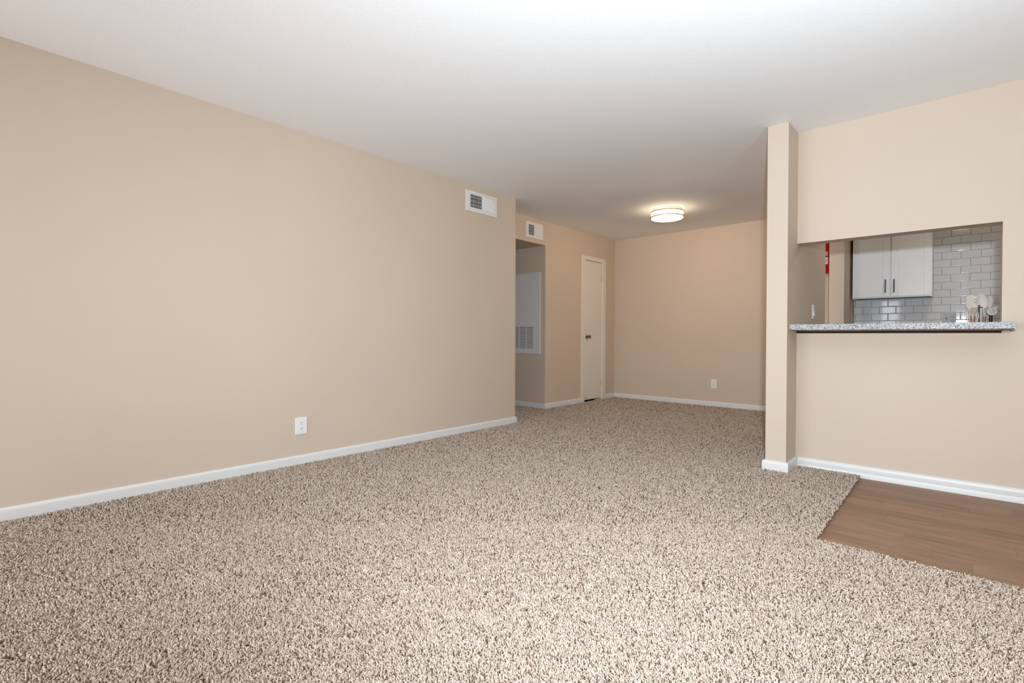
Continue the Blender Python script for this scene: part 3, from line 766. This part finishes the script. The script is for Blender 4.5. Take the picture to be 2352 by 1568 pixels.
# 5 balloon whisk
y = 6.574
t = thing('balloon_whisk', 'wire balloon whisk standing in front of the pale turners', 'utensil', (UX(2235), y, FLOORZ))
for k in range(5):
    a = math.pi * k / 5 + 0.25
    W_ = 13.8 * 0.003045; pts = []
    for i in range(37):
        u_ = -1 + 2 * i / 36; q = abs(u_)
        rr_ = W_ * math.sin(math.pi * 0.92 * q ** 0.68)
        hgt = UZ(706.5) - (UZ(706.5) - UZ(762)) * q ** 1.25
        pts.append((UX(2234.5) + math.copysign(rr_, u_) * math.cos(a), y + math.copysign(rr_, u_) * math.sin(a) * 0.8, hgt))
    MB().tube(pts, 0.0023, 6).build('wire_loop', m_wire, t, smooth=True)
handle(t, (UX(2234.5), y, UZ(761)), (UX(2236), y + 0.03, FLOORZ), 0.0110, 0.0100, m_wire)
# 6 pale tube handle and dark stick
y = 6.572
t = thing('peeler', 'pale aqua tube handled peeler with a dark top ring', 'utensil', (UX(2253), y, FLOORZ))
MB().tube([(UX(2253.6), y, UZ(707.5)), (UX(2253.6), y + 0.005, UZ(742)), (UX(2252), y + 0.04, FLOORZ)], 0.0105, 14).build('handle', m_aqua, t, smooth=True)
MB().lathe([(0, 0), (0.0108, 0), (0.0108, 0.006), (0.009, 0.010), (0, 0.010)], (UX(2253.6), y, UZ(708)), n=16).build('top_ring', m_black, t, smooth=True)
y = 6.592
t = thing('spreader', 'dark narrow stick between the whisk and the aqua peeler', 'utensil', (UX(2248.6), y, FLOORZ))
MB().tube([(UX(2249.0), y, UZ(701)), (UX(2248.4), y, UZ(722)), (UX(2247.8), y + 0.03, FLOORZ)], [0.0055, 0.0065, 0.006], 10).build('handle', m_black, t, smooth=True)
MB().plate(smooth_outline([(UX(a), UZ(b_)) for a, b_ in ((2243, 711), (2244.5, 704), (2247.5, 700), (2250.5, 699.5), (2250.5, 703), (2248.5, 706), (2246, 711))], 2), y, 0.004).build('wooden_tip', m_wood_h, t)
# 7 slotted skimmer disc on a black handle
y = 6.596
t = thing('slotted_skimmer', 'round slotted metal skimmer on a black handle, rightmost utensil', 'utensil', (UX(2276), y, FLOORZ))
cu, cv = 2278.6, 716.3
c = Vector((UX(cu), y, UZ(cv))); rd = 0.0365
q = Vector((0, 0, 1)).rotation_difference(Vector((0.05, -1, 0.10)).normalized())
axis = q @ Vector((0, 0, 1))
hd = MB().lathe([(0, 0.000), (rd * 0.70, 0.001), (rd * 0.74, 0.004), (rd * 0.80, 0.0015), (rd * 0.92, 0.003), (rd, 0.007), (rd * 1.02, 0.005), (rd * 0.94, 0.000), (rd * 0.7, -0.003), (0, -0.003)], c, axis, 40).build('skimmer_head', m_silgrey, t, smooth=True)
for k in range(6):
    a = math.pi * k / 3 + 0.35
    d = q @ Vector((math.cos(a), math.sin(a), 0)); s_ = q @ Vector((-math.sin(a), math.cos(a), 0))
    MB().obox(c + d * rd * 0.42 + axis * 0.0014, d * rd * 0.20, s_ * 0.0018, axis * 0.0006).build('slot', m_slot, hd)
MB().plate(smooth_outline([(UX(a), UZ(b_)) for a, b_ in ((2281, 708.5), (2285, 704.5), (2290, 703), (2292.5, 706), (2291, 711), (2287.5, 714))], 2), y + 0.004, 0.005).build('hanging_ear', m_silgrey, t, bevel=0.001, segs=1)
hb = Vector((UX(2276.8), y + 0.012, UZ(720))); he = Vector((UX(2262), y + 0.05, FLOORZ))
MB().tube([hb, Vector((UX(2276.2), y + 0.012, UZ(738))), he], [0.0122, 0.0122, 0.010], 16).build('handle', m_black, t, smooth=True)
MB().tube([hb + Vector((-0.0015, -0.0116, -0.026)), Vector((UX(2276.2) - 0.0015, y + 0.012 - 0.0116, UZ(738)))], 0.0022, 8).build('brass_stripe', m_gold, t)

# ------------------------------------------------------------------ fire extinguisher
ex, ey = -1.162, YF - 0.078
t = thing('fire_extinguisher', 'red fire extinguisher with a white label seen through the kitchen doorway', 'extinguisher', (ex, ey, 1.683))
rE = 0.060
MB().lathe([(0, 0), (rE * 0.9, 0), (rE, 0.008), (rE, 0.335), (rE * 0.96, 0.352), (rE * 0.78, 0.374), (rE * 0.42, 0.390), (rE * 0.36, 0.400), (0, 0.400)], (ex, ey, 1.683), n=40).build('cylinder_tank', m_red, t, smooth=True)
def wrap(z0, z1, a0, a1, r, m, name, parent):
    V = []; Fc = []; k = 14
    for i in range(k + 1):
        a = math.radians(a0 + (a1 - a0) * i / k)
        for rr_ in (r, r - 0.0006):
            for z in (z0, z1): V.append((ex + rr_ * math.sin(a), ey - rr_ * math.cos(a), z))
    for i in range(k):
        b0, b1 = i * 4, i * 4 + 4
        Fc += [(b0, b1, b1 + 1, b0 + 1), (b0 + 3, b1 + 3, b1 + 2, b0 + 2), (b0 + 1, b1 + 1, b1 + 3, b0 + 3), (b0, b0 + 2, b1 + 2, b1)]
    Fc += [(0, 1, 3, 2), (k * 4, k * 4 + 2, k * 4 + 3, k * 4 + 1)]
    return MB().add(V, Fc).build(name, m, parent, smooth=True)
lb = wrap(1.789, 1.935, -48, 41, rE + 0.0008, m_label, 'label', t)
wrap(1.872, 1.886, -48, 41, rE + 0.0014, m_black, 'black_band', lb)
wrap(1.815, 1.842, 22, 27, rE + 0.0014, m_black, 'printed_mark', lb)
MB().lathe([(0.020, 0.0), (0.024, 0.008), (0.024, 0.030), (0.016, 0.036), (0.016, 0.055), (0, 0.055)], (ex, ey, 2.083), n=20).obox((ex - 0.03, ey - 0.01, 2.145), (0.06, 0, 0.008), (0, 0.009, 0), (0, 0, 0.004)).obox((ex - 0.035, ey - 0.01, 2.118), (0.055, 0, -0.006), (0, 0.009, 0), (0, 0, 0.004)).build('valve_handle', m_black, t)
MB().tube([(ex - 0.02, ey - 0.01, 2.10), (ex - 0.06, ey - 0.02, 2.09), (ex - 0.074, ey - 0.01, 2.03), (ex - 0.072, ey, 1.88)], 0.009, 10).build('hose', m_black, t, smooth=True)
MB().box(ex - 0.02, ex + 0.02, ey + rE - 0.002, YF, 1.70, 2.06).build('wall_bracket', m_black, t)
